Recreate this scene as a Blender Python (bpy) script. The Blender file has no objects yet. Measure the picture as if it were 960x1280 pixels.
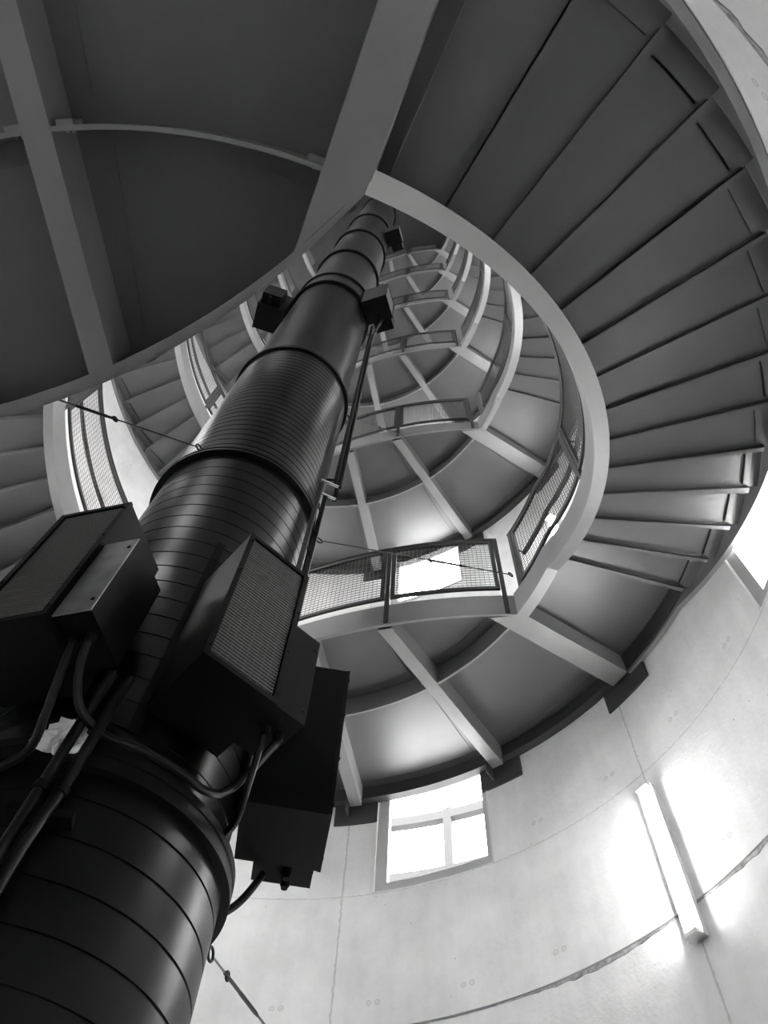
import bpy, math, random
from mathutils import Vector, Matrix

random.seed(7)
sc = bpy.context.scene
COL = sc.collection
D2R = math.pi / 180.0

# ------------------------------------------------------------------ measured layout
Z0 = 1.60                          # eye height above the ground floor
CX, CY = -1.2421, 2.5451           # tower axis
AX, AY = -1.2534, 2.4835           # axis of the black pipe
R = 3.8106                          # inner radius of the concrete wall
RJ = 2.565                         # radius of the ring beams
H = 4.7509                          # rise of one full turn of the stair
HH = H / 2
ZL = Z0 + 3.3246                    # underside of the lowest landing
RW = 2.553                         # radius of the open well along the flights
FLOOR = 0.26                       # deck height above the beam undersides
NL = 12                            # landings
TOP = Z0 + 31.0

# ------------------------------------------------------------------ camera
F, VX, VY = 954.6, 521.5, 166.8
zc = Vector((VX - 480, VY - 640, F)).normalized()
xc = Vector((1, 0, 0)); xc = (xc - zc * zc.x).normalized()
yc = zc.cross(xc)
camd = bpy.data.cameras.new('camera'); cam = bpy.data.objects.new('camera', camd); COL.objects.link(cam)
camd.sensor_fit = 'VERTICAL'; camd.sensor_height = 32.0; camd.lens = F / 1280 * 32.0
camd.clip_start = 0.02; camd.clip_end = 400
right = Vector((xc.x, yc.x, zc.x)); down = Vector((xc.y, yc.y, zc.y)); fwd = Vector((xc.z, yc.z, zc.z))
M = Matrix((right, -down, -fwd)).transposed().to_4x4(); M.translation = Vector((0, 0, Z0))
cam.matrix_world = M
sc.camera = cam

# ------------------------------------------------------------------ world, exposure
w = bpy.data.worlds.new('overcast_sky'); sc.world = w; w.use_nodes = True
nt = w.node_tree; bg = nt.nodes['Background']
bg.inputs[1].default_value = 14.0
_tc = nt.nodes.new('ShaderNodeTexCoord'); _sx = nt.nodes.new('ShaderNodeSeparateXYZ'); _mr = nt.nodes.new('ShaderNodeMapRange')
_mr.inputs[1].default_value = -0.06; _mr.inputs[2].default_value = 0.06; _mr.inputs[3].default_value = 0.22; _mr.inputs[4].default_value = 0.9
nt.links.new(_tc.outputs['Generated'], _sx.inputs[0]); nt.links.new(_sx.outputs[2], _mr.inputs[0]); nt.links.new(_mr.outputs[0], bg.inputs[0])   # overcast sky over darker land
sc.view_settings.view_transform = 'Standard'; sc.view_settings.look = 'None'
sc.view_settings.gamma = 1; sc.view_settings.use_curve_mapping = False
sc.view_settings.exposure = 1.95
LAMP = 26.0

# ------------------------------------------------------------------ materials
def mat(name, base, rough=0.5, metal=0.0, noise=0.0, nscale=6.0, bump=0.0, bscale=60.0, spec=0.5):
    m = bpy.data.materials.new(name); m.use_nodes = True
    nt = m.node_tree; b = nt.nodes['Principled BSDF']
    b.inputs['Roughness'].default_value = rough; b.inputs['Metallic'].default_value = metal
    b.inputs['Specular IOR Level'].default_value = spec
    b.inputs['Base Color'].default_value = (base, base, base, 1)
    tc = nt.nodes.new('ShaderNodeTexCoord')
    if noise > 0:
        n = nt.nodes.new('ShaderNodeTexNoise'); n.inputs['Scale'].default_value = nscale; n.inputs['Detail'].default_value = 5
        r = nt.nodes.new('ShaderNodeMapRange'); r.inputs[3].default_value = base * (1 - noise); r.inputs[4].default_value = base * (1 + noise)
        r.inputs[1].default_value = 0.3; r.inputs[2].default_value = 0.7
        nt.links.new(tc.outputs['Object'], n.inputs['Vector']); nt.links.new(n.outputs[0], r.inputs[0])
        nt.links.new(r.outputs[0], b.inputs['Base Color'])
    if bump > 0:
        n = nt.nodes.new('ShaderNodeTexNoise'); n.inputs['Scale'].default_value = bscale; n.inputs['Detail'].default_value = 4
        bp = nt.nodes.new('ShaderNodeBump'); bp.inputs['Strength'].default_value = bump; bp.inputs['Distance'].default_value = 0.01
        nt.links.new(tc.outputs['Object'], n.inputs['Vector']); nt.links.new(n.outputs[0], bp.inputs['Height'])
        nt.links.new(bp.outputs[0], b.inputs['Normal'])
    return m

STEEL = mat('grey_painted_steel', 0.27, 0.40, 0.4, 0.06, 3.0, 0.05, 90)
PLATE = mat('grey_steel_sheet', 0.15, 0.40, 0.5, 0.07, 2.0, 0.03, 120)
DARKST = mat('dark_grey_steel', 0.055, 0.5, 0.2, 0.1, 5)
RAIL = mat('railing_steel', 0.05, 0.42, 0.3, 0.06, 5)
WIRE = mat('wire_steel', 0.12, 0.4, 0.4)
BLACK = mat('black_duct_paint', 0.003, 0.33, 0.0, 0.12, 4, 0.06, 14, 0.22)
BLACKM = mat('black_flange', 0.004, 0.5, 0.0, spec=0.15)
BOXM = mat('black_box_enamel', 0.004, 0.5, 0.0, 0.1, 3, 0.02, 40, 0.09)
BOXL = mat('brushed_lid', 0.30, 0.38, 0.6, 0.25, 9)  # paler tone stands in for light falling on the left lid
GRILLE = mat('grille_grey', 0.12, 0.45, 0.2)
CABLE = mat('cable_rubber', 0.006, 0.38, spec=0.25)
CHROME = mat('bright_metal', 0.8, 0.25, 1.0)
FRAMEM = mat('aluminium_frame', 0.55, 0.4, 0.2)
WHITEM = mat('white_metal', 0.75, 0.4)
GALM = mat('weathered_gallery_paint', 0.042, 0.8, spec=0.02)
BAGM = mat('white_plastic', 0.8, 0.4)

def glass():
    m = bpy.data.materials.new('window_glass'); m.use_nodes = True
    nt = m.node_tree; nt.nodes.clear()
    o = nt.nodes.new('ShaderNodeOutputMaterial'); mx = nt.nodes.new('ShaderNodeMixShader')
    t = nt.nodes.new('ShaderNodeBsdfTransparent'); g = nt.nodes.new('ShaderNodeBsdfGlossy')
    g.inputs['Roughness'].default_value = 0.02; fr = nt.nodes.new('ShaderNodeFresnel'); fr.inputs[0].default_value = 1.45
    t.inputs[0].default_value = (0.93, 0.93, 0.93, 1)
    ge = nt.nodes.new('ShaderNodeNewGeometry'); iv = nt.nodes.new('ShaderNodeMath'); iv.operation = 'SUBTRACT'; iv.inputs[0].default_value = 1.0
    ml = nt.nodes.new('ShaderNodeMath'); ml.operation = 'MULTIPLY'
    nt.links.new(ge.outputs['Backfacing'], iv.inputs[1]); nt.links.new(iv.outputs[0], ml.inputs[0]); nt.links.new(fr.outputs[0], ml.inputs[1])
    nt.links.new(ml.outputs[0], mx.inputs[0]); nt.links.new(t.outputs[0], mx.inputs[1]); nt.links.new(g.outputs[0], mx.inputs[2])
    nt.links.new(mx.outputs[0], o.inputs[0])
    return m
GLASS = glass()

def emis(name, s):
    m = bpy.data.materials.new(name); m.use_nodes = True
    b = m.node_tree.nodes['Principled BSDF']
    b.inputs['Base Color'].default_value = (0.9, 0.9, 0.9, 1)
    b.inputs['Emission Color'].default_value = (1, 1, 1, 1); b.inputs['Emission Strength'].default_value = s
    return m
TUBE = emis('lamp_diffuser', LAMP)

def concrete():
    """Board-cast concrete: cloudy tone, fine vertical streaks, joint stains, tie-hole pairs (object space = tower axis)."""
    m = bpy.data.materials.new('concrete'); m.use_nodes = True
    nt = m.node_tree; b = nt.nodes['Principled BSDF']; N = nt.nodes.new; L = nt.links.new
    b.inputs['Roughness'].default_value = 0.75; b.inputs['Specular IOR Level'].default_value = 0.25
    tc = N('ShaderNodeTexCoord'); sep = N('ShaderNodeSeparateXYZ'); L(tc.outputs['Object'], sep.inputs[0])
    def math_(op, a, bb=None, c=None):
        n = N('ShaderNodeMath'); n.operation = op
        for i, v in enumerate((a, bb, c)):
            if v is None: continue
            if isinstance(v, (int, float)): n.inputs[i].default_value = v
            else: L(v, n.inputs[i])
        return n.outputs[0]
    ang = math_('ARCTAN2', sep.outputs[1], sep.outputs[0])
    deg = math_('MULTIPLY', ang, 180 / math.pi)
    zz = sep.outputs[2]
    n1 = N('ShaderNodeTexNoise'); n1.inputs['Scale'].default_value = 1.3; n1.inputs['Detail'].default_value = 7; n1.inputs['Roughness'].default_value = 0.62
    L(tc.outputs['Object'], n1.inputs['Vector'])
    mp = N('ShaderNodeMapping'); mp.inputs['Scale'].default_value = (5, 5, 0.5); L(tc.outputs['Object'], mp.inputs[0])
    n2 = N('ShaderNodeTexNoise'); n2.inputs['Scale'].default_value = 1.6; n2.inputs['Detail'].default_value = 5; L(mp.outputs[0], n2.inputs['Vector'])
    n3 = N('ShaderNodeTexNoise'); n3.inputs['Scale'].default_value = 30; n3.inputs['Detail'].default_value = 3; L(tc.outputs['Object'], n3.inputs['Vector'])
    v = math_('MULTIPLY_ADD', n1.outputs[0], 0.55, 0.40)
    v = math_('MULTIPLY_ADD', n2.outputs[0], 0.14, v)
    v = math_('MULTIPLY_ADD', n3.outputs[0], 0.05, v)
    wob = math_('MULTIPLY_ADD', n3.outputs[0], 0.03, -0.015)
    def line(coord, centre, width, wobble=None):
        d = math_('SUBTRACT', coord, centre)
        if wobble is not None: d = math_('ADD', d, wobble)
        d = math_('ABSOLUTE', d)
        return math_('LESS_THAN', d, width)
    # horizontal lift joints every 1.17 m
    zr = math_('ADD', zz, wob)
    zm = math_('PINGPONG', math_('SUBTRACT', zr, Z0 + 4.70), 1.2)
    hl = math_('LESS_THAN', zm, 0.006)
    # vertical panel seams, every 46.8 degrees, plus the ones flanking the window column
    wd = math_('MULTIPLY', wob, 14)
    vl = math_('LESS_THAN', math_('PINGPONG', math_('ADD', math_('SUBTRACT', deg, 33.8), wd), 23.0), 0.12)
    dk = math_('MAXIMUM', math_('MULTIPLY', hl, 0.20), math_('MULTIPLY', vl, 0.28))
    v = math_('MULTIPLY', v, math_('SUBTRACT', 1.0, dk))
    # tie holes: small dark dots in pairs
    def dots(t0, z0, per_t, per_z, rad):
        tt = math_('MULTIPLY', math_('SUBTRACT', math_('MODULO', math_('ADD', math_('SUBTRACT', deg, t0), 720 + per_t / 2), per_t), per_t / 2), D2R * R)
        zt = math_('SUBTRACT', math_('MODULO', math_('ADD', math_('SUBTRACT', zz, z0), 50 * per_z + per_z / 2), per_z), per_z / 2)
        d = math_('SQRT', math_('ADD', math_('MULTIPLY', tt, tt), math_('MULTIPLY', zt, zt)))
        ring = math_('LESS_THAN', math_('ABSOLUTE', math_('SUBTRACT', d, rad)), 0.005)
        hole = math_('LESS_THAN', d, rad * 0.35)
        return math_('MAXIMUM', ring, hole)
    dd = math_('MAXIMUM', dots(27.2, Z0 + 3.72, 12.0, 1.2, 0.018), dots(26.1, Z0 + 3.72, 12.0, 1.2, 0.018))
    v = math_('MULTIPLY', v, math_('SUBTRACT', 1.0, math_('MULTIPLY', dd, 0.22)))
    # air bubbles
    vo = N('ShaderNodeTexVoronoi'); vo.inputs['Scale'].default_value = 5.5; L(tc.outputs['Object'], vo.inputs['Vector'])
    pit = math_('LESS_THAN', vo.outputs['Distance'], 0.035)
    v = math_('MULTIPLY', v, math_('SUBTRACT', 1.0, math_('MULTIPLY', pit, 0.45)))
    L(v, b.inputs['Base Color'])
    bp = N('ShaderNodeBump'); bp.inputs['Strength'].default_value = 0.25; bp.inputs['Distance'].default_value = 0.01
    L(n3.outputs[0], bp.inputs['Height']); L(bp.outputs[0], b.inputs['Normal'])
    return m
CONC = concrete()
GROOVE = mat('rough_joint_mortar', 0.34, 0.9, 0, 0.5, 18, 0.5, 40)
FLOORM = mat('ground_floor_concrete', 0.06, 0.6, 0, 0.15, 2)

# ------------------------------------------------------------------ mesh building
class MB:
    def __init__(s): s.v = []; s.f = []; s.sm = []
    def add(s, vs, fs, smooth=False):
        o = len(s.v); s.v += [tuple(p) for p in vs]
        for f in fs: s.f.append(tuple(i + o for i in f)); s.sm.append(smooth)
    def hexa(s, p, smooth=False):            # 8 points: 4 bottom, 4 top
        s.add(p, [(3, 2, 1, 0), (4, 5, 6, 7), (0, 1, 5, 4), (1, 2, 6, 5), (2, 3, 7, 6), (3, 0, 4, 7)], smooth)
    def box(s, c, u, v, wd, a, b, h):        # centre, three axes, half sizes
        c, u, v, wd = Vector(c), Vector(u), Vector(v), Vector(wd)
        s.hexa([c - u*a - v*b - wd*h, c + u*a - v*b - wd*h, c + u*a + v*b - wd*h, c - u*a + v*b - wd*h,
                c - u*a - v*b + wd*h, c + u*a - v*b + wd*h, c + u*a + v*b + wd*h, c - u*a + v*b + wd*h])
    def sweep(s, rings, smooth=False, closed=False, caps=True):
        n = len(rings[0]); vs = [p for r in rings for p in r]; fs = []
        m = len(rings)
        for i in range(m if closed else m - 1):
            j = (i + 1) % m
            for k in range(n):
                l = (k + 1) % n
                fs.append((i*n + k, i*n + l, j*n + l, j*n + k))
        if caps and not closed:
            fs.append(tuple(range(n))[::-1]); fs.append(tuple((m-1)*n + k for k in range(n)))
        s.add(vs, fs, smooth)
    def tube(s, pts, rad, n=8, caps=True, smooth=True):
        pts = [Vector(p) for p in pts]; rings = []
        up = None
        for i, p in enumerate(pts):
            t = (pts[min(i+1, len(pts)-1)] - pts[max(i-1, 0)]).normalized()
            if up is None:
                up = Vector((0, 0, 1)) if abs(t.z) < 0.9 else Vector((1, 0, 0))
            a = (up - t * up.dot(t)).normalized(); b = t.cross(a); up = a
            rr = rad[i] if isinstance(rad, (list, tuple)) else rad
            rings.append([p + (a*math.cos(2*math.pi*k/n) + b*math.sin(2*math.pi*k/n))*rr for k in range(n)])
        s.sweep(rings, smooth, caps=caps)
    def lathe(s, prof, n=96, cx=0.0, cy=0.0, smooth=True, a0=0.0, a1=360.0):
        full = abs(a1 - a0 - 360) < 1e-6
        m = n if full else n + 1
        vs = []
        for i in range(m):
            t = (a0 + (a1-a0)*i/n) * D2R
            for (r, z) in prof: vs.append((cx + r*math.cos(t), cy + r*math.sin(t), z))
        k = len(prof); fs = []
        for i in range(n):
            j = (i+1) % m
            for q in range(k-1): fs.append((i*k+q, j*k+q, j*k+q+1, i*k+q+1))
        s.add(vs, fs, smooth)
    def build(s, name, material, parent=None, loc=None, sharp=35):
        me = bpy.data.meshes.new(name); me.from_pydata(s.v, [], s.f)
        me.polygons.foreach_set('use_smooth', s.sm)
        me.materials.append(material); me.update()
        import bmesh
        bm = bmesh.new(); bm.from_mesh(me); bmesh.ops.recalc_face_normals(bm, faces=bm.faces); bm.to_mesh(me); bm.free()
        if any(s.sm):
            try: me.set_sharp_from_angle(angle=sharp*D2R)
            except Exception: pass
        o = bpy.data.objects.new(name, me); COL.objects.link(o)
        if parent is not None: o.parent = parent
        if loc is not None: o.location = loc
        return o

def P(r, t, z=0.0): return (r*math.cos(t*D2R), r*math.sin(t*D2R), z)
def lin(a, b, n): return [a + (b-a)*i/(n-1) for i in range(n)]

def empty(name, loc, rz=0.0):
    o = bpy.data.objects.new(name, None); COL.objects.link(o); o.location = loc; o.rotation_euler = (0, 0, rz)
    o.empty_display_size = 0.2
    return o
def tag(o, label=None, cat=None, group=None, kind=None):
    if label: o['label'] = label
    if cat: o['category'] = cat
    if group: o['group'] = group
    if kind: o['kind'] = kind
    return o
KIDS = {}
def kids(o): return [c for c in bpy.data.objects if c.parent == o]
def copy_tree(o, parent=None, loc=None, rz=None, skip=()):
    if o not in KIDS: KIDS[o] = kids(o)
    c = o.copy(); COL.objects.link(c); c.parent = parent
    if loc is not None: c.location = loc
    if rz is not None: c.rotation_euler = (0, 0, rz)
    for ch in KIDS[o]:
        copy_tree(ch, c)
    return c

def arc_bar(mb, r0, r1, zl, zh, ts):
    """bar of rectangular section swept round the axis; zl and zh may be functions of the angle"""
    g = lambda q, t: q(t) if callable(q) else q
    mb.sweep([[P(g(r0, t), t, g(zl, t)), P(g(r1, t), t, g(zl, t)), P(g(r1, t), t, g(zh, t)), P(g(r0, t), t, g(zh, t))] for t in ts])

# ================================================================== STRUCTURE
# ---- window openings (angle centre, z bottom)
WINS = []
for k in range(-1, 7):
    for th in (66.6, -0.8):
        zb = Z0 + 4.70 + k*H
        if 0.3 < zb < TOP - 1.6: WINS.append((th, zb))
    for th in (246.6, 179.2):
        zb = Z0 + 4.70 + HH + k*H
        if k >= 0 and zb < TOP - 1.6: WINS.append((th, zb))
    for th in (316.6, 110.0):  # extra unseen openings, added to brighten the upper levels
        zb = Z0 + 4.70 + k*H
        if k >= 1 and zb < TOP - 1.6: WINS.append((th, zb))
WHALF = 9.0; WHT = 1.40; RO = R + 0.34

tow = MB()
zs = [0.0, TOP]
for th, zb in WINS: zs += [zb, zb + WHT]
zs = sorted(set(round(z, 4) for z in zs))
step = 1.5
angs = set(round(-180 + i*step, 3) for i in range(240))
def norm(a): return round(((a + 180) % 360) - 180, 3)
for th, zb in WINS: angs.add(norm(th - WHALF)); angs.add(norm(th + WHALF))
angs = sorted(angs)
def in_win(t, z):
    for th, zb in WINS:
        if abs(((t - th + 180) % 360) - 180) < WHALF and zb < z < zb + WHT: return True
    return False
def groove_z(t): return Z0 + 3.50 + .006*math.sin(t*2*D2R)
gi = [i for i in range(len(zs) - 1) if zs[i] < Z0 + 3.1 and zs[i+1] > Z0 + 3.6]
wall = MB()
na = len(angs)
grid = {}
def vtx(i, z, rr):
    key = (i % na, z, rr)
    if key not in grid:
        grid[key] = len(wall.v); wall.v.append(P(rr, angs[i % na], groove_z(angs[i % na]) + z[1] if isinstance(z, tuple) else z))
    return grid[key]
def quad(a, b, c, d): wall.f.append((a, b, c, d)); wall.sm.append(True)
for i in range(na):
    tm = (angs[i] + (angs[i+1] if i < na-1 else angs[0] + 360)) / 2
    for j in range(len(zs) - 1):
        za, zb_ = zs[j], zs[j+1]
        if in_win(tm, (za + zb_)/2): continue
        rows = [za, zb_]
        if za < Z0 + 3.1 and zb_ > Z0 + 3.6 and not in_win(tm, Z0 + 3.4):
            a, b = ('g', -0.010), ('g', 0.010)
            for (q0, q1, ra, rb) in ((za, a, R, R), (a, a, R, R + .025), (a, b, R + .025, R + .025), (b, b, R + .025, R), (b, zb_, R, R)):
                quad(vtx(i, q0, ra), vtx(i+1, q0, ra), vtx(i+1, q1, rb), vtx(i, q1, rb))
        else:
            quad(vtx(i, za, R), vtx(i+1, za, R), vtx(i+1, zb_, R), vtx(i, zb_, R))
        quad(vtx(i, za, RO), vtx(i+1, za, RO), vtx(i+1, zb_, RO), vtx(i, zb_, RO))
for th, zb in WINS:
    zt = zb + WHT; a0, a1 = th - WHALF, th + WHALF; n = 13
    for tt in (a0, a1): wall.add([P(R, tt, zb), P(RO, tt, zb), P(RO, tt, zt), P(R, tt, zt)], [(0, 1, 2, 3)])
    for z in (zb, zt):
        ts = lin(a0, a1, n); wall.add([P(r, t, z) for t in ts for r in (R, RO)], [(2*i, 2*i+1, 2*i+3, 2*i+2) for i in range(n-1)])
me = bpy.data.meshes.new('wall_tower'); me.from_pydata(wall.v, [], wall.f); me.polygons.foreach_set('use_smooth', wall.sm)
me.materials.append(CONC); me.update()
try: me.set_sharp_from_angle(angle=30*D2R)
except Exception: pass
o = bpy.data.objects.new('wall_tower', me); COL.objects.link(o); o.location = (CX, CY, 0); o['kind'] = 'structure'

# rough mortar smear under the pour joint
g = MB()
ts = lin(-180, 180, 481)
def bump(t, c, w_): return math.exp(-((((t - c + 180) % 360) - 180)/w_)**2)
def lower(t):
    k = .030*bump(t, 46, 7) + .022*bump(t, 24, 6) + .034*bump(t, -50, 16) + .02*bump(t, 120, 20) + .02*bump(t, 200, 15)
    return groove_z(t) - 0.011 - k*(1 + .25*math.sin(t*2.7) + .2*math.sin(t*6.1))
g.sweep([[P(R - .004, t, lower(t)), P(R + .02, t, lower(t)), P(R + .02, t, groove_z(t) - .006), P(R - .004, t, groove_z(t) - .006)] for t in ts[:-1]], closed=True)
o = g.build('trim_1', GROOVE, loc=(CX, CY, 0)); o['kind'] = 'structure'
fl = MB(); fl.lathe([(0.0, -0.2), (RO, -0.2), (RO, 0.0), (0.0, 0.0)], 96, smooth=False)
o = fl.build('floor', FLOORM, loc=(CX, CY, 0)); o['kind'] = 'structure'
fl = MB(); fl.lathe([(0.0, TOP), (RO, TOP), (RO, TOP + .25), (0.0, TOP + .25)], 96, smooth=False)
o = fl.build('ceiling', DARKST, loc=(CX, CY, 0)); o['kind'] = 'structure'

# ---- windows: frame, glass, sill, one object each
def make_window():
    e = empty('window_1', (0, 0, 0)); e['kind'] = 'structure'
    fr = MB(); r0, r1 = R + .015, R + .08; zt = WHT
    a0, a1 = -WHALF, WHALF
    arc_bar(fr, r0, r1, 0.0, 0.11, lin(a0, a1, 13)); arc_bar(fr, r0, r1, zt - .08, zt, lin(a0, a1, 13))
    arc_bar(fr, r0, r1, 0.11, zt - .08, lin(a0, a0 + 1.1, 2)); arc_bar(fr, r0, r1, 0.11, zt - .08, lin(a1 - 2.0, a1, 2))
    fr.build('window_frame', FRAMEM, e)
    tr = MB()                              # thin pale lining at the edge of the opening
    arc_bar(tr, R - .010, R + .015, 0.0, 0.012, lin(a0, a1, 13))
    arc_bar(tr, R - .010, R + .015, 0.012, zt, lin(a0, a0 + .25, 2)); arc_bar(tr, R - .010, R + .015, 0.012, zt, lin(a1 - .25, a1, 2))
    tr.build('reveal_lining', WHITEM, e)
    sl = MB(); arc_bar(sl, r1, RO + .05, 0.0, .02, lin(a0, a1, 13)); sl.build('window_sill', FRAMEM, e)
    gl = MB(); ts = lin(a0 + .9, a1 - .9, 13)
    arc_bar(gl, R + .045, R + .051, 0.10, zt - .07, ts)
    gl.build('pane', GLASS, e)
    return e
wproto = None
for n, (th, zb) in enumerate(WINS):
    if wproto is None: wproto = make_window(); wo = wproto
    else: wo = copy_tree(wproto)
    wo.location = (CX, CY, zb); wo.rotation_euler = (0, 0, th*D2R); wo.name = 'window_%d' % (n + 1)

# ================================================================== LANDINGS
MID = 72.0; CA = 42.0
XC = RW*math.cos(CA*D2R); YC_ = RW*math.sin(CA*D2R); XM = RE = 0.0
def set_edge(x):
    global XM, RE
    XM = x; sg = XC - XM; RE = (YC_**2 + sg**2)/(2*sg)
set_edge(1.50)
def edge_r(o_):                          # inner edge radius at offset angle from the middle of the landing
    a = abs(o_)
    if a >= CA: return RW
    c, s_ = math.cos(a*D2R), math.sin(a*D2R)
    xc_ = XM + RE                        # circle centre beyond the wall: bulges into the well
    # |r*(c,s) - (xc,0)| = RE, smaller root
    bq = xc_*c; return bq - math.sqrt(max(0, bq*bq - xc_*xc_ + RE*RE))
def make_landing(m2, bolts):
    """local frame: +X points to the middle of the landing, z=0 is the underside of the beams"""
    e = empty('stair_landing', (0, 0, 0))
    BEAMS = [(-40.5, .20), (-17.0, .12), (m2, .12), (39.9, .20)]
    bounds = [-57.5, -40.5, -17.0, m2, 43.2]
    for a, b in zip(bounds[:-1], bounds[1:]):
        d = MB(); ts = lin(a, b, 25)
        arc_bar(d, lambda t: edge_r(t) + .004, R - .015, FLOOR - .012, FLOOR, ts)
        # folded ledges where the sheet meets the beams and the ring beam
        if b - a > 18:
            arc_bar(d, lambda t: edge_r(t) + .10, RJ - .06, FLOOR - .020, FLOOR - .012, lin(a + 4.6, a + 4.9, 2))
            arc_bar(d, RJ - .10, RJ - .095, FLOOR - .018, FLOOR - .012, lin(a + 4, b - 4, 15))
            arc_bar(d, R - .14, R - .132, FLOOR - .020, FLOOR - .012, lin(a + 3, b - 3, 15))
            arc_bar(d, RJ + .12, R - .14, FLOOR - .020, FLOOR - .012, lin(a + 3.4, a + 3.6, 2))
        d.build('deck_plate', PLATE, e)
    for off, wd in BEAMS:
        b = MB(); u = Vector(P(1, off)); v = Vector((-u.y, u.x, 0)); r1 = R - .06
        def start(y):                      # where a line parallel to the beam meets the edge channel
            r = 2.0
            for _ in range(12): r = edge_r(off + math.degrees(math.atan2(y, r))) + .050
            return math.sqrt(max(.1, r*r - y*y))
        def bar(ya, yb, z0, z1):
            sa, sb = start(ya), start(yb)
            q = [u*sa + v*ya, u*r1 + v*ya, u*r1 + v*yb, u*sb + v*yb]
            b.hexa([p + Vector((0, 0, z0)) for p in q] + [p + Vector((0, 0, z1)) for p in q])
        bar(-wd/2, wd/2, 0, .012)
        for s_ in (-1, 1): bar(s_*wd/2 - .006 - s_*.006, s_*wd/2 + .006 - s_*.006, .012, FLOOR - .012)
        b.build('radial_beam', STEEL, e)
        br = MB(); hw = 4.0 if wd > .15 else 3.4
        arc_bar(br, R - .022, R - .003, -.19, .10, lin(off - hw, off + hw, 7))
        if wd < .15: br.box(u*(R - .09) + v*.085 + Vector((0, 0, -.01)), u, v, (0, 0, 1), .07, .006, .10)
        br.build('wall_bracket', DARKST, e)
    rb = MB()
    for a, b in ((-38.5, -18.4), (-15.6, m2 - 1.4), (m2 + 1.4, 37.9)):
        arc_bar(rb, RJ, RJ + .012, .010, FLOOR - .012, lin(a, b, 15))
        arc_bar(rb, RJ - .006, RJ + .014, .004, .010, lin(a, b, 15))
        for t in (a + 1.0, b - 1.0):
            u = Vector(P(1, t)); v = Vector((-u.y, u.x, 0))
            rb.box(u*(RJ + .025) + Vector((0, 0, .085)), u, v, (0, 0, 1), .012, .035, .05)
            for z in (.06, .11): rb.box(u*(RJ - .006) + Vector((0, 0, z)), u, v, (0, 0, 1), .008, .009, .009)
    rb.build('ring_beam', STEEL, e)
    wa = MB(); arc_bar(wa, R - .055, R - .003, .06, FLOOR - .012, lin(-57.5, 43.2, 60))
    arc_bar(wa, R - .09, R - .055, .06, .068, lin(-38, 38, 46))
    wa.build('wall_angle', DARKST, e)
    st = MB(); ts = lin(-CA, CA, 49)
    arc_bar(st, lambda t: edge_r(t) - .006, lambda t: edge_r(t) + .004, 0.0, .31, ts)
    arc_bar(st, lambda t: edge_r(t) - .010, lambda t: edge_r(t) + (.050 if bolts else .022), 0.0, .011, ts)
    st.build('edge_stringer', STEEL, e)
    if not bolts: return e
    for off in lin(-36, 36, 15):
        for dq in ((.012, 0), (.034, .7)):
            bo = MB(); u = Vector(P(1, off + dq[1])); v = Vector((-u.y, u.x, 0))
            bo.box(u*(edge_r(off) + dq[0]) + Vector((0, 0, -.003)), u, v, (0, 0, 1), .006, .006, .003)
            bo.build('bolt', STEEL, e)
    return e

# ================================================================== FLIGHTS
TH0 = -64.8; DT = 6.1; NR = 14; RISE = HH / NR
def hz(t):                                # stringer underside above the underside of the lower landing
    return max(0.0, min(HH, (t + 67.4)/85.4*HH))
def make_flight():
    """local frame = tower axis, z=0 underside of the lower landing; angles as for the first flight"""
    e = empty('stair_flight', (0, 0, 0))
    for i in range(NR):
        t0, t1 = TH0 + i*DT, TH0 + (i+1)*DT; z = .160 + (i+1)*RISE
        d = MB(); ra, rb = RW + .012, 3.70; ts = lin(t0, t1, 5)
        rw_ = R - .040
        arc_bar(d, ra, rw_, z - RISE, z - .010, lin(t0, t0 + .12, 2))                      # riser
        if i < NR - 1:
            arc_bar(d, ra, rw_, z - .010, z, lin(t0 - .25, t1 + .1, 5))                     # tread sheet
            arc_bar(d, ra, rb, z - .050, z - .010, lin(t1 - .02, t1 + .12, 2))             # turned down back edge
            arc_bar(d, ra, rb, z - .050, z - .044, lin(t1 - .02, t1 + .62, 2))             # its lip
            arc_bar(d, rb - .05, rb - .042, z - .03, z - .010, lin(t0 + .5, t1 - .4, 2))   # end ledge
            arc_bar(d, rb - .05, rb, z - .03, z - .024, lin(t0 + .5, t1 - .4, 2))
            for tt in (t1 - 1.6,):
                u = Vector(P(1, tt)); v = Vector((-u.y, u.x, 0))
                d.box(u*(ra + .03) + Vector((0, 0, z - .018)), u, v, (0, 0, 1), .012, .012, .006)
        d.build('step', PLATE, e)
    a, b = -68.0, 30.0
    s = MB(); ts = sorted(set(lin(a, b, 60) + [18.0]))
    arc_bar(s, RW - .006, RW + .006, hz, lambda t: hz(t) + .34, ts)
    arc_bar(s, RW - .012, RW + .090, hz, lambda t: hz(t) + .012, ts)
    s.build('inner_stringer', STEEL, e)
    s = MB(); b2 = 30.0
    ts = sorted(set(lin(a, b2, 60) + [18.0]))
    arc_bar(s, R - .036, R - .026, hz, lambda t: hz(t) + .34, ts)
    arc_bar(s, R - .050, R - .006, hz, lambda t: hz(t) + .012, ts)
    s.build('outer_stringer', STEEL, e)
    return e

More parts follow.
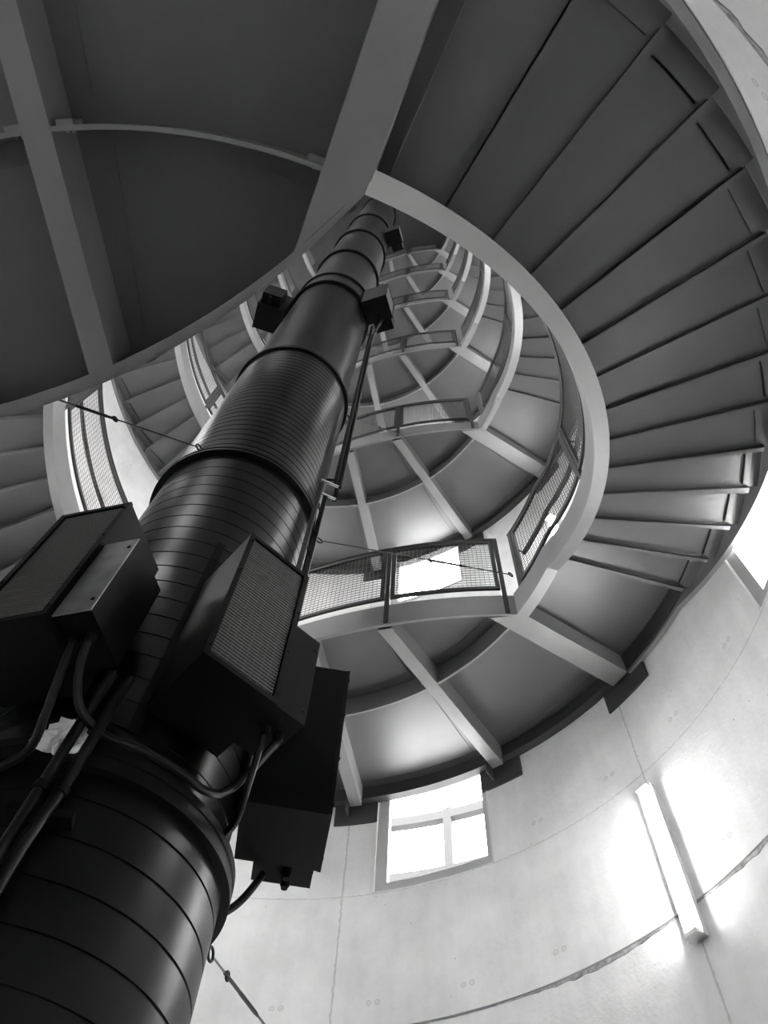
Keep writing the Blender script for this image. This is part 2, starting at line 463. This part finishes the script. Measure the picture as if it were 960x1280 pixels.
# ================================================================== RAILINGS
def panel(e, path, s0, s1, h0, h1, nseg=8, pitch=.044):
    """path(s, h, off) -> point. s in metres along the edge; one framed woven-wire panel"""
    fr = MB(); w_ = .046; tk = .012
    def bar(sa, sb, ha, hb, n=nseg):
        fr.sweep([[path(s_, ha, -tk), path(s_, ha, tk), path(s_, hb, tk), path(s_, hb, -tk)] for s_ in lin(sa, sb, n)])
    bar(s0, s1, h0, h0 + w_); bar(s0, s1, h1 - w_, h1)
    bar(s0, s0 + w_, h0 + w_, h1 - w_, 2); bar(s1 - w_, s1, h0 + w_, h1 - w_, 2)
    po = fr.build('panel_frame', RAIL, e)
    m = MB(); q = .0024
    n = max(2, int(round((s1 - s0 - 2*w_)/pitch)))
    for i in range(1, n):
        s_ = s0 + w_ + (s1 - s0 - 2*w_)*i/n
        m.sweep([[path(s_ - q, h, -q), path(s_ + q, h, -q), path(s_, h, q)] for h in (h0 + w_, h1 - w_)], caps=False)
    k = max(2, int(round((h1 - h0 - 2*w_)/pitch)))
    for i in range(1, k):
        h = h0 + w_ + (h1 - h0 - 2*w_)*i/k
        m.sweep([[path(s_, h - q, -q), path(s_, h + q, -q), path(s_, h, q)] for s_ in lin(s0 + w_, s1 - w_, nseg)], caps=False)
    m.build('wire_mesh', WIRE, po)
def post(e, path, s_, h0, h1, name='post', wd=.022):
    b = MB(); tk = .016
    b.sweep([[path(s_ - wd, h, -tk), path(s_ + wd, h, -tk), path(s_ + wd, h, tk), path(s_ - wd, h, tk)] for h in (h0, h1)])
    return b.build(name, RAIL, e)

def make_landing_rail():
    """same local frame as the landing"""
    e = empty('landing_railing', (0, 0, 0))
    half = math.asin(YC_/RE)*RE
    def path(s_, h, off):
        a = s_/RE; r = RE + off                  # off > 0: towards the well
        return (XM + RE - r*math.cos(a), r*math.sin(a), h)
    L = half - .09
    cuts = [-L, -L/3, L/3, L]
    for a, b in zip(cuts[:-1], cuts[1:]): panel(e, path, a + .026, b - .026, .42, 1.36)
    for c in cuts: post(e, path, c, .02, 1.37)
    t = MB(); rr = .020
    t.tube([path(s_, 1.385, 0) for s_ in lin(-L - .02, L + .02, 24)], rr, 8); t.build('handrail', RAIL, e)
    return e
def make_flight_rail():
    e = empty('stair_railing', (0, 0, 0))
    rr = RW + .02
    t_lo, t_hi = -65.5, 27.8
    def path(s_, h, off):
        t = s_/rr/D2R
        return P(rr - off, t, h + hz2(t))
    def hz2(t): return max(0.0, min(HH, (t + 70.0)/85.4*HH))
    sA, sB = t_lo*D2R*rr, t_hi*D2R*rr
    cuts = lin(sA, sB, 4)
    for a, b in zip(cuts[:-1], cuts[1:]): panel(e, path, a + .026, b - .026, .42, 1.36, 20)
    for c in cuts: post(e, path, c, .05, 1.37)
    t = MB(); t.tube([path(s_, 1.385, 0) for s_ in lin(sA - .03, sB + .03, 50)], .020, 8); t.build('handrail', RAIL, e)
    g_ = MB(); g_.tube([path(s_, .98, -.085) for s_ in lin(sA + .04, sB - .04, 50)], .024, 10)
    g_.build('grab_rail', DARKST, e)
    b = MB()
    for c in cuts: b.tube([path(c + (.05 if c == cuts[0] else -.05), .98, 0), path(c + (.05 if c == cuts[0] else -.05), .98, -.085)], .009, 6)
    b.build('rail_bracket', DARKST, e)
    return e

ORD = ['lowest', 'second', 'third', 'fourth', 'fifth', 'sixth', 'seventh', 'eighth', 'ninth', 'tenth', 'eleventh', 'twelfth', 'thirteenth', 'fourteenth', 'fifteenth', 'sixteenth', 'seventeenth', 'eighteenth', 'nineteenth', 'twentieth']
landing0 = make_landing(12.0, True); rail0 = make_landing_rail()
set_edge(1.64); landing1 = make_landing(6.8, False); rail1 = make_landing_rail()
flight0 = make_flight(); frail0 = make_flight_rail()
for k in range(NL):
    z = ZL + k*HH
    rl = (MID + 180*(k + 1))*D2R
    side = 'upper left' if k % 2 == 0 else 'lower middle'
    oL = landing0 if k == 0 else landing1 if k == 1 else copy_tree(landing0 if k % 2 == 0 else landing1)
    oL.location = (CX, CY, z); oL.rotation_euler = (0, 0, rl)
    if k == 0: lab = 'largest grey steel landing close overhead, filling the upper left of the picture'
    elif k == 1: lab = 'grey steel landing above the square window, beams fanning out to the concrete wall'
    else: lab = 'grey steel landing against the tower wall, %s landing counted upward from the lowest' % ORD[k]
    tag(oL, lab, 'landing', 'steel landings stacked up the tower')
    oR = rail0 if k == 0 else rail1 if k == 1 else copy_tree(rail0 if k % 2 == 0 else rail1)
    oR.location = (CX, CY, z); oR.rotation_euler = (0, 0, rl)
    if k == 1: lab = 'wire mesh railing on the inner edge of the landing above the square window'
    else: lab = 'framed wire mesh railing on the %s landing up the tower' % ORD[k]
    tag(oR, lab, 'railing', 'mesh railings along the landing edges')
for k in range(NL - 1):
    z = ZL + k*HH; rf = math.pi*k
    oF = flight0 if k == 0 else copy_tree(flight0)
    oF.location = (CX, CY, z); oF.rotation_euler = (0, 0, rf)
    if k == 0: lab = 'nearest curved stair flight, its grey step undersides sweeping down the right side'
    elif k == 1: lab = 'curved stair flight at the left edge behind the black pipe, rising from the second landing'
    else: lab = 'curved grey stair flight rising from the %s landing up the tower' % ORD[k]
    tag(oF, lab, 'stairs', 'curved stair flights winding up the tower')
    oR = frail0 if k == 0 else copy_tree(frail0)
    oR.location = (CX, CY, z); oR.rotation_euler = (0, 0, rf)
    if k == 0: lab = 'curved wire mesh railing along the inside of the nearest stair flight on the right'
    else: lab = 'curved mesh stair railing on the flight rising from the %s landing' % ORD[k]
    tag(oR, lab, 'railing', 'mesh railings along the stair flights')

# ================================================================== WALL LAMPS
def make_lamp():
    e = empty('wall_lamp', (0, 0, 0)); L = 1.26        # local: +X outward from the tower axis, origin on the wall
    h = MB(); h.box((-.022, 0, L/2), (1, 0, 0), (0, 1, 0), (0, 0, 1), .022, .066, L/2)
    h.box((-.046, 0, L/2), (1, 0, 0), (0, 1, 0), (0, 0, 1), .004, .072, L/2)
    h.build('housing', WHITEM, e)
    d = MB(); rings = []
    for z in (.03, L - .03):
        rings.append([(-.05 - .045*math.sin(math.pi*i/10), .042*math.cos(math.pi*i/10), z) for i in range(11)])
    d.sweep(rings, True); d.build('diffuser', TUBE, e)
    for z in (.0, L - .03):
        c = MB(); c.box((-.05, 0, z + .015), (1, 0, 0), (0, 1, 0), (0, 0, 1), .05, .056, .015); c.build('end_cap', WHITEM, e)
    return e
lamp0 = make_lamp(); n = 0
for k in range(-1, 6):
    for th, dz in ((33.8, 0.0), (213.8, HH), (120.0, 5.85)):  # last column is added, hidden behind the pipe, to light walls and decks
        z = Z0 + 3.26 + k*H + dz
        if k < 0:
            if th != 120.0: continue
        if k == 0 and th == 213.8: continue
        if z < 0.2 or z + 1.4 > TOP: continue
        o = lamp0 if n == 0 else copy_tree(lamp0)
        o.location = (CX + (R - .001)*math.cos(th*D2R), CY + (R - .001)*math.sin(th*D2R), z); o.rotation_euler = (0, 0, th*D2R)
        if k == 0 and th < 90: lab = 'glowing white tube lamp upright on the concrete wall at lower right'
        else: lab = 'white tube lamp on the tower wall, %s one counted upward from the ground' % ORD[n]
        tag(o, lab, 'lamp', 'tube lamps up the tower wall'); n += 1

# ================================================================== BLACK PIPE
pipe = empty('ventilation_pipe', (AX, AY, 0))
tag(pipe, 'huge black ribbed metal pipe rising through the middle of the stairwell', 'pipe')
FL = [Z0 + z for z in (1.93, 4.75, 7.50, 11.3, 12.0, 14.6, 17.9, 21.6, 27.5)]
def section(za, zb, r, pitch, rib):
    """rolled duct: a raised lock seam every pitch"""
    gw = .006 if pitch > .08 else .004
    prof = [(r, za)]; z = za + pitch*.5
    while z < zb - .02:
        prof += [(r, z - gw), (r - rib, z - gw*.7), (r - rib, z + gw*.7), (r, z + gw)]
        z += pitch
    prof.append((r, zb))
    m = MB(); m.lathe(prof, 120); m.build('pipe_section', BLACK, pipe, sharp=8)
section(0.0, FL[0], .575, .150, .006)
section(FL[0], FL[1], .548, .140, .004)
section(FL[1], FL[2], .562, .098, .008)
section(FL[2], FL[3], .545, .055, .003)
section(FL[3], FL[4], .565, .35, .003)
for a, b in zip(FL[4:], FL[5:] + [TOP - .01]): section(a, b, .545, .14, .003)
def ring(z, r, h=.035, inner=.53):
    m = MB(); m.lathe([(inner, z - h), (r, z - h), (r, z - h*.3), (r - .006, z - h*.25), (r - .006, z + h*.25), (r, z + h*.3), (r, z + h), (inner, z + h)], 120, smooth=False)
    return m.build('flange', BLACKM, pipe)
for i, z in enumerate(FL):
    f_ = ring(z, .610 if i == 0 else .592, .05 if i == 0 else .035)
# vertical joint strip with screws between the vent boxes
m = MB(); u = Vector(P(1, -64.5)); v = Vector((-u.y, u.x, 0))
m.box(u*.553 + Vector((0, 0, Z0 + 2.85)), u, v, (0, 0, 1), .006, .022, .72)
sp = m.build('joint_strip', BOXM, pipe)
for k in range(6):
    m = MB(); m.box(u*.562 + v*.008 + Vector((0, 0, Z0 + 2.3 + k*.22)), u, v, (0, 0, 1), .004, .006, .006); m.build('screw', BLACKM, sp)

# ================================================================== VENT BOXES
def make_vent():
    """local: +X away from the pipe axis, +Y round the pipe, origin on the pipe axis at the box underside"""
    e = empty('vent_box', (0, 0, 0)); X, Y, Zv = Vector((1, 0, 0)), Vector((0, 1, 0)), Vector((0, 0, 1))
    r0, r1, hw, h = .570, .925, .172, .92
    b = MB(); t = .008
    b.box(((r0+r1)/2, 0, t/2), X, Y, Zv, (r1-r0)/2, hw, t/2); b.box(((r0+r1)/2, 0, h - t/2), X, Y, Zv, (r1-r0)/2, hw, t/2)
    for s_ in (-1, 1): b.box(((r0+r1)/2, s_*(hw - t/2), h/2), X, Y, Zv, (r1-r0)/2, t/2, h/2 - t)
    b.box((r0 + t/2, 0, h/2), X, Y, Zv, t/2, hw - t, h/2 - t)
    for z in (.16, h - .16):                                   # brackets back to the pipe
        b.box((.555, 0, z), X, Y, Zv, .020, .10, .03)
    b.build('housing', BOXM, e)
    f = MB(); fw = .026
    for z in (fw/2, h - fw/2): f.box((r1 + .008, 0, z), X, Y, Zv, .008, hw + .004, fw/2)
    for s_ in (-1, 1): f.box((r1 + .008, s_*(hw + .004 - fw/2), h/2), X, Y, Zv, .008, fw/2, h/2 - fw)
    for z in (.06, .32, .60, .86):
        for s_ in (-1, 1): f.box((r1 + .018, s_*(hw - .009), z), X, Y, Zv, .003, .005, .005)
    f.build('front_frame', BOXM, e)
    g_ = MB(); n = 46; w_ = hw - fw
    for i in range(n):
        z = fw + (h - 2*fw)*(i + .5)/n
        g_.box((r1 + .004, 0, z), X, Y, Zv, .003, w_, .0042)
    for y in lin(-w_, w_, 9): g_.box((r1 + .001, y, h/2), X, Y, Zv, .002, .0015, h/2 - fw)
    
    g_.build('louvre_grille', GRILLE, e)
    bk = MB(); bk.box((r1 - .02, 0, h/2), X, Y, Zv, .001, w_, h/2 - fw); bk.build('back_plate', BLACKM, e)
    # terminal box on the side of the housing
    j = MB(); ja, jb, y0, y1, z0, z1 = .650, .905, hw + .002, hw + .155, .03, .56
    j.box(((ja+jb)/2, (y0+y1)/2, (z0+z1)/2), X, Y, Zv, (jb-ja)/2, (y1-y0)/2, (z1-z0)/2)
    jo = j.build('terminal_box', BOXM, e)
    l = MB(); l.box((jb + .003, (y0+y1)/2, (z0+z1)/2), X, Y, Zv, .003, (y1-y0)/2, (z1-z0)/2)
    lo = l.build('lid', BOXL, jo); lo['label'] = 'brighter bare metal lid'
    for z in (.10, .49):
        s_ = MB(); s_.box((jb + .008, y1 - .02, z), X, Y, Zv, .003, .006, .006); s_.build('screw', BLACKM, jo)
    gl = MB()
    for q, y in enumerate((.225, .285)):
        gl.tube([(.80, y, z0), (.80, y, z0 - .035)], .021, 12); gl.tube([(.80, y, z0 - .02), (.80, y, z0 - .05)], .015, 12)
    gl.build('cable_gland', BLACKM, jo)
    return e
vent0 = make_vent()
LIDM = None
VENTS = [(-102.8, 2.22, 'black louvred vent box on the left side of the pipe with bright side lid'),
         (-47, 2.22, 'black louvred vent box at the centre of the pipe, its grille facing the viewer'),
         (10, 2.22, 'black vent box on the far right of the pipe, seen from below and side on'),
         (-160, 2.22, 'black vent box on the far left of the pipe beyond the picture edge'),
         (-17, 11.05, 'small black vent box high up on the right of the pipe above the double flange'),
         (-162, 10.35, 'small vent box high up on the left of the pipe beside the double flange'),
         (-17, 19.5, 'tiny black vent box near the top of the pipe on its right')]
for i, (a, z, lab) in enumerate(VENTS):
    o = vent0 if i == 0 else copy_tree(vent0)
    o.location = (AX, AY, Z0 + z); o.rotation_euler = (0, 0, a*D2R)
    tag(o, lab, 'vent box', 'vent boxes round the pipe')
    if i:                                   # only the left lid keeps the paler, painted-in light
        for c in kids(o):
            for d in kids(c):
                if d.name.startswith('lid'):
                    if LIDM is None: LIDM = d.data.copy(); LIDM.materials[0] = BOXM
                    d.data = LIDM
                    if 'label' in d: del d['label']

# ================================================================== CABLES AND CONDUITS
def smooth_path(pts, n=10):
    pts = [Vector(p) for p in pts]; out = []
    q = [pts[0]*2 - pts[1]] + pts + [pts[-1]*2 - pts[-2]]
    for i in range(1, len(q) - 2):
        p0, p1, p2, p3 = q[i-1:i+3]
        for k in range(n):
            t = k/n
            out.append(0.5*((2*p1) + (-p0 + p2)*t + (2*p0 - 5*p1 + 4*p2 - p3)*t*t + (-p0 + 3*p1 - 3*p2 + p3)*t**3))
    out.append(pts[-1]); return out
def PA(r, t, z): return (AX + r*math.cos(t*D2R), AY + r*math.sin(t*D2R), Z0 + z)
def vent_pt(a, x, y, z):
    c, s_ = math.cos(a*D2R), math.sin(a*D2R); return (AX + x*c - y*s_, AY + x*s_ + y*c, Z0 + 2.22 + z)
def cable(pts, rad, lab, group=None, name='cable'):
    m = MB(); m.tube(smooth_path(pts), rad, 10); o = m.build(name, CABLE)
    return tag(o, lab, 'cable', group)
cable([vent_pt(-102.8, .80, .225, -.01), PA(.80, -87, 2.10), PA(.72, -88, 1.98), PA(.62, -92, 1.90), PA(.59, -104, 1.84), PA(.585, -125, 1.80), PA(.585, -150, 1.80)], .016,
      'black cable curving away to the left from the left vent box', 'cables on the pipe')
cable([vent_pt(-102.8, .80, .285, -.01), PA(.80, -83, 2.12), PA(.72, -80, 2.02), PA(.640, -72, 2.0), PA(.630, -60, 2.0), PA(.630, -45, 2.0), PA(.640, -33, 2.0), PA(.69, -27, 2.06), vent_pt(-47, .80, .285, -.01)], .016,
      'black cable looping along the pipe flange between two vent boxes', 'cables on the pipe')
cable([vent_pt(-47, .80, .225, -.01), PA(.76, -27, 2.06), PA(.67, -19, 2.0), PA(.60, -14, 1.985)], .014,
      'black cable dropping over the flange below the centre vent box', 'cables on the pipe')
cable([vent_pt(10, .70, .225, -.01), PA(.70, 28, 2.12), PA(.66, 30, 2.05), PA(.60, 32, 1.985)], .016,
      'black cable hanging below the rightmost vent box', 'cables on the pipe')
def conduit(pts, lab):
    m = MB(); m.tube(smooth_path(pts), .019, 12); o = m.build('conduit', CABLE)
    tag(o, lab, 'conduit', 'conduits running down the pipe')
    c = MB(); p = Vector(pts[2]); q = Vector(pts[3]); c.tube([p, p + (q - p).normalized()*.03], .025, 12); c.build('coupling', BLACKM, o)
conduit([PA(.70, -77, 2.24), PA(.67, -79, 2.02), PA(.65, -80.5, 1.74), PA(.65, -81.5, 1.4), PA(.65, -82, .5)], 'left black conduit of the pair running down the big pipe')
conduit([PA(.68, -72, 2.25), PA(.665, -73.5, 2.02), PA(.65, -75, 1.74), PA(.65, -77.5, 1.4), PA(.65, -78, .5)], 'right black conduit of the pair running down the big pipe')
m = MB(); u = Vector(P(1, -78)); v = Vector((-u.y, u.x, 0))
m.box(Vector((AX, AY, Z0 + 1.66)) + u*.605, u, v, (0, 0, 1), .026, .10, .014); o = m.build('conduit_clamp', BLACKM)
tag(o, 'black clamp bar holding the pair of conduits to the pipe', 'clamp')

# plastic bag stuffed behind the conduits on the flange
bag = MB(); rr = random.Random(3); nu, nv = 22, 14; vs = []
for i in range(nu):
    for j in range(nv):
        a = 2*math.pi*i/nu; b = math.pi*(j/(nv-1)) - math.pi/2
        k = 1 + .20*math.sin(3*a + 2*b) + .16*math.sin(7*a - 3*b) + rr.uniform(-.14, .14)
        vs.append((.058*k*math.cos(b)*math.cos(a), .088*k*math.cos(b)*math.sin(a), .062*k*math.sin(b)))
fs = [(i*nv + j, ((i+1) % nu)*nv + j, ((i+1) % nu)*nv + j + 1, i*nv + j + 1) for i in range(nu) for j in range(nv - 1)]
bag.add(vs, fs, False)
o = bag.build('plastic_bag', BAGM); o.location = PA(.600, -84, 1.975); o.rotation_euler = (0.1, 0, -83*D2R)
tag(o, 'crumpled white plastic bag tucked on the pipe flange behind the conduits', 'bag')

# ---- ladder-like cable trays beside the pipe
def tray(t0, t1, r, za, zb, lab, step_=.30):
    e = empty('cable_ladder', PA(r, (t0+t1)/2, za)); bx_ = Vector(e.location)
    for t in (t0, t1):
        u = Vector(P(1, t)); v = Vector((-u.y, u.x, 0))
        m = MB(); m.box(Vector(PA(r, t, (za+zb)/2)) - bx_, u, v, (0, 0, 1), .016, .008, (zb-za)/2); m.build('side_rail', BOXM, e)
    z = za + .1
    while z < zb:
        m = MB(); m.tube([Vector(PA(r, t0, z)) - bx_, Vector(PA(r, t1, z)) - bx_], .007, 6); m.build('rung', BOXM, e); z += step_
    for z in (za + .25, zb - .25):
        m = MB(); tm = (t0+t1)/2; m.tube([Vector(PA(.55, tm, z)) - bx_, Vector(PA(r, tm, z)) - bx_], .010, 6); m.build('wall_bracket', BLACKM, e)
    tag(e, lab, 'cable ladder'); return e
tray(-17, -7, .625, 3.2, 5.1, 'dark cable ladder on the right of the pipe just above the centre vent box')
tray(-2, 9, .66, 5.4, 10.9, 'long dark cable ladder running up the right of the pipe', .42)
for (za, lab) in ((5.30, 'upper short bright metal rod sticking out beside the cable ladder'), (5.08, 'lower short bright metal rod sticking out beside the cable ladder')):
    m = MB(); m.tube([PA(.58, -12, za), PA(.70, -5, za)], .011, 8); o = m.build('metal_rod', CHROME)
    tag(o, lab, 'rod', 'bright rods beside the pipe')
cable([PA(.69, 3, 5.5), PA(.69, 3, 7.5), PA(.69, 3, 9.5), PA(.70, 0, 10.4), PA(.80, -6, 11.03)], .014, 'black cable bundle running up the cable ladder to the high vent box', 'cables on the pipe')

# ---- guy cables with turnbuckles
def guy(a, b, lab, tb=(.62, .80)):
    a, b = Vector(a), Vector(b); e = empty('guy_cable', a); d = (b - a); L = d.length; d.normalize()
    pt = lambda t: d*L*t
    m = MB(); m.tube([pt(.01), pt(tb[0])], .0045, 6); m.tube([pt(tb[1]), pt(1 - .005)], .0055, 6); m.build('wire', CABLE, e)
    m = MB(); m.tube([pt(tb[0]), pt(tb[0] + .01), pt(tb[1] - .01), pt(tb[1])], [.006, .009, .009, .006], 8)
    m.tube([pt(tb[0] - .05), pt(tb[0] + .01)], .008, 6); m.build('turnbuckle', BLACKM, e)
    side = d.cross(Vector((0, 0, 1))).normalized(); up = side.cross(d)
    for t, nm in ((.0, 'eye_bolt'), (tb[0] - .04, 'thimble'), (1.0, 'eye_bolt')):
        m = MB(); c = pt(t); rr_ = .026 if nm == 'eye_bolt' else .016
        n_ = 16; m.sweep([[c + (d*math.cos(q) + up*math.sin(q))*(rr_ + .006*math.cos(w_)) + side*.006*math.sin(w_) for w_ in [2*math.pi*k/6 for k in range(6)]] for q in [2*math.pi*k/n_ for k in range(n_)]], True, closed=True)
        m.build(nm, BLACKM, e)
    tag(e, lab, 'cable', 'guy cables bracing the pipe')
def PC(r, t, z): return (CX + r*math.cos(t*D2R), CY + r*math.sin(t*D2R), Z0 + z)
guy(PA(.615, -107, 4.75), PC(1.53, -116, 3.66), 'thin guy cable with turnbuckle from the pipe to the nearest landing edge at left')
guy(PA(.615, 10, 4.75), PC(2.50, 28.5, 6.25), 'thin guy cable crossing the mesh railing above the square window', (.55, .72))
guy(PA(.637, 38, 1.88), PC(3.75, 72, 2.5), 'guy cable with looped eye running down to the lower wall', (.10, .18))
guy(PA(.615, 14, 7.50), PC(1.85, 52, 10.6), 'thin guy cable slanting up to the fourth landing right of the pipe', (.5, .7))

# ---- pale steel gallery outside, seen through the windows
def gallery(th, zb, lab):
    e = empty('outside_gallery', (CX, CY, zb)); e.rotation_euler = (0, 0, th*D2R)
    m = MB()
    for z in (.08, .55, 1.35): arc_bar(m, R + 1.45, R + 1.55, z, z + .12, lin(-14, 14, 15))
    m.build('rail', GALM, e)
    for t in (-13, -4.5, 4, 12.5):
        m = MB(); u = Vector(P(1, t)); v = Vector((-u.y, u.x, 0)); m.box(u*(R + 1.5) + Vector((0, 0, .20)), u, v, (0, 0, 1), .05, .05, 1.30); m.build('post', GALM, e)
    for t in (-13, -4.5, 4, 12.5):
        m = MB(); u = Vector(P(1, t)); v = Vector((-u.y, u.x, 0)); m.box(u*(RO + (R + 1.5 - RO)/2) + Vector((0, 0, -1.05)), u, v, (0, 0, 1), (R + 1.54 - RO)/2, .04, .05); m.build('arm', GALM, e)
    tag(e, lab, 'gallery', 'pale galleries outside the windows')
gallery(66.6, Z0 + 5.4, 'pale steel gallery frame seen outside through the square window')
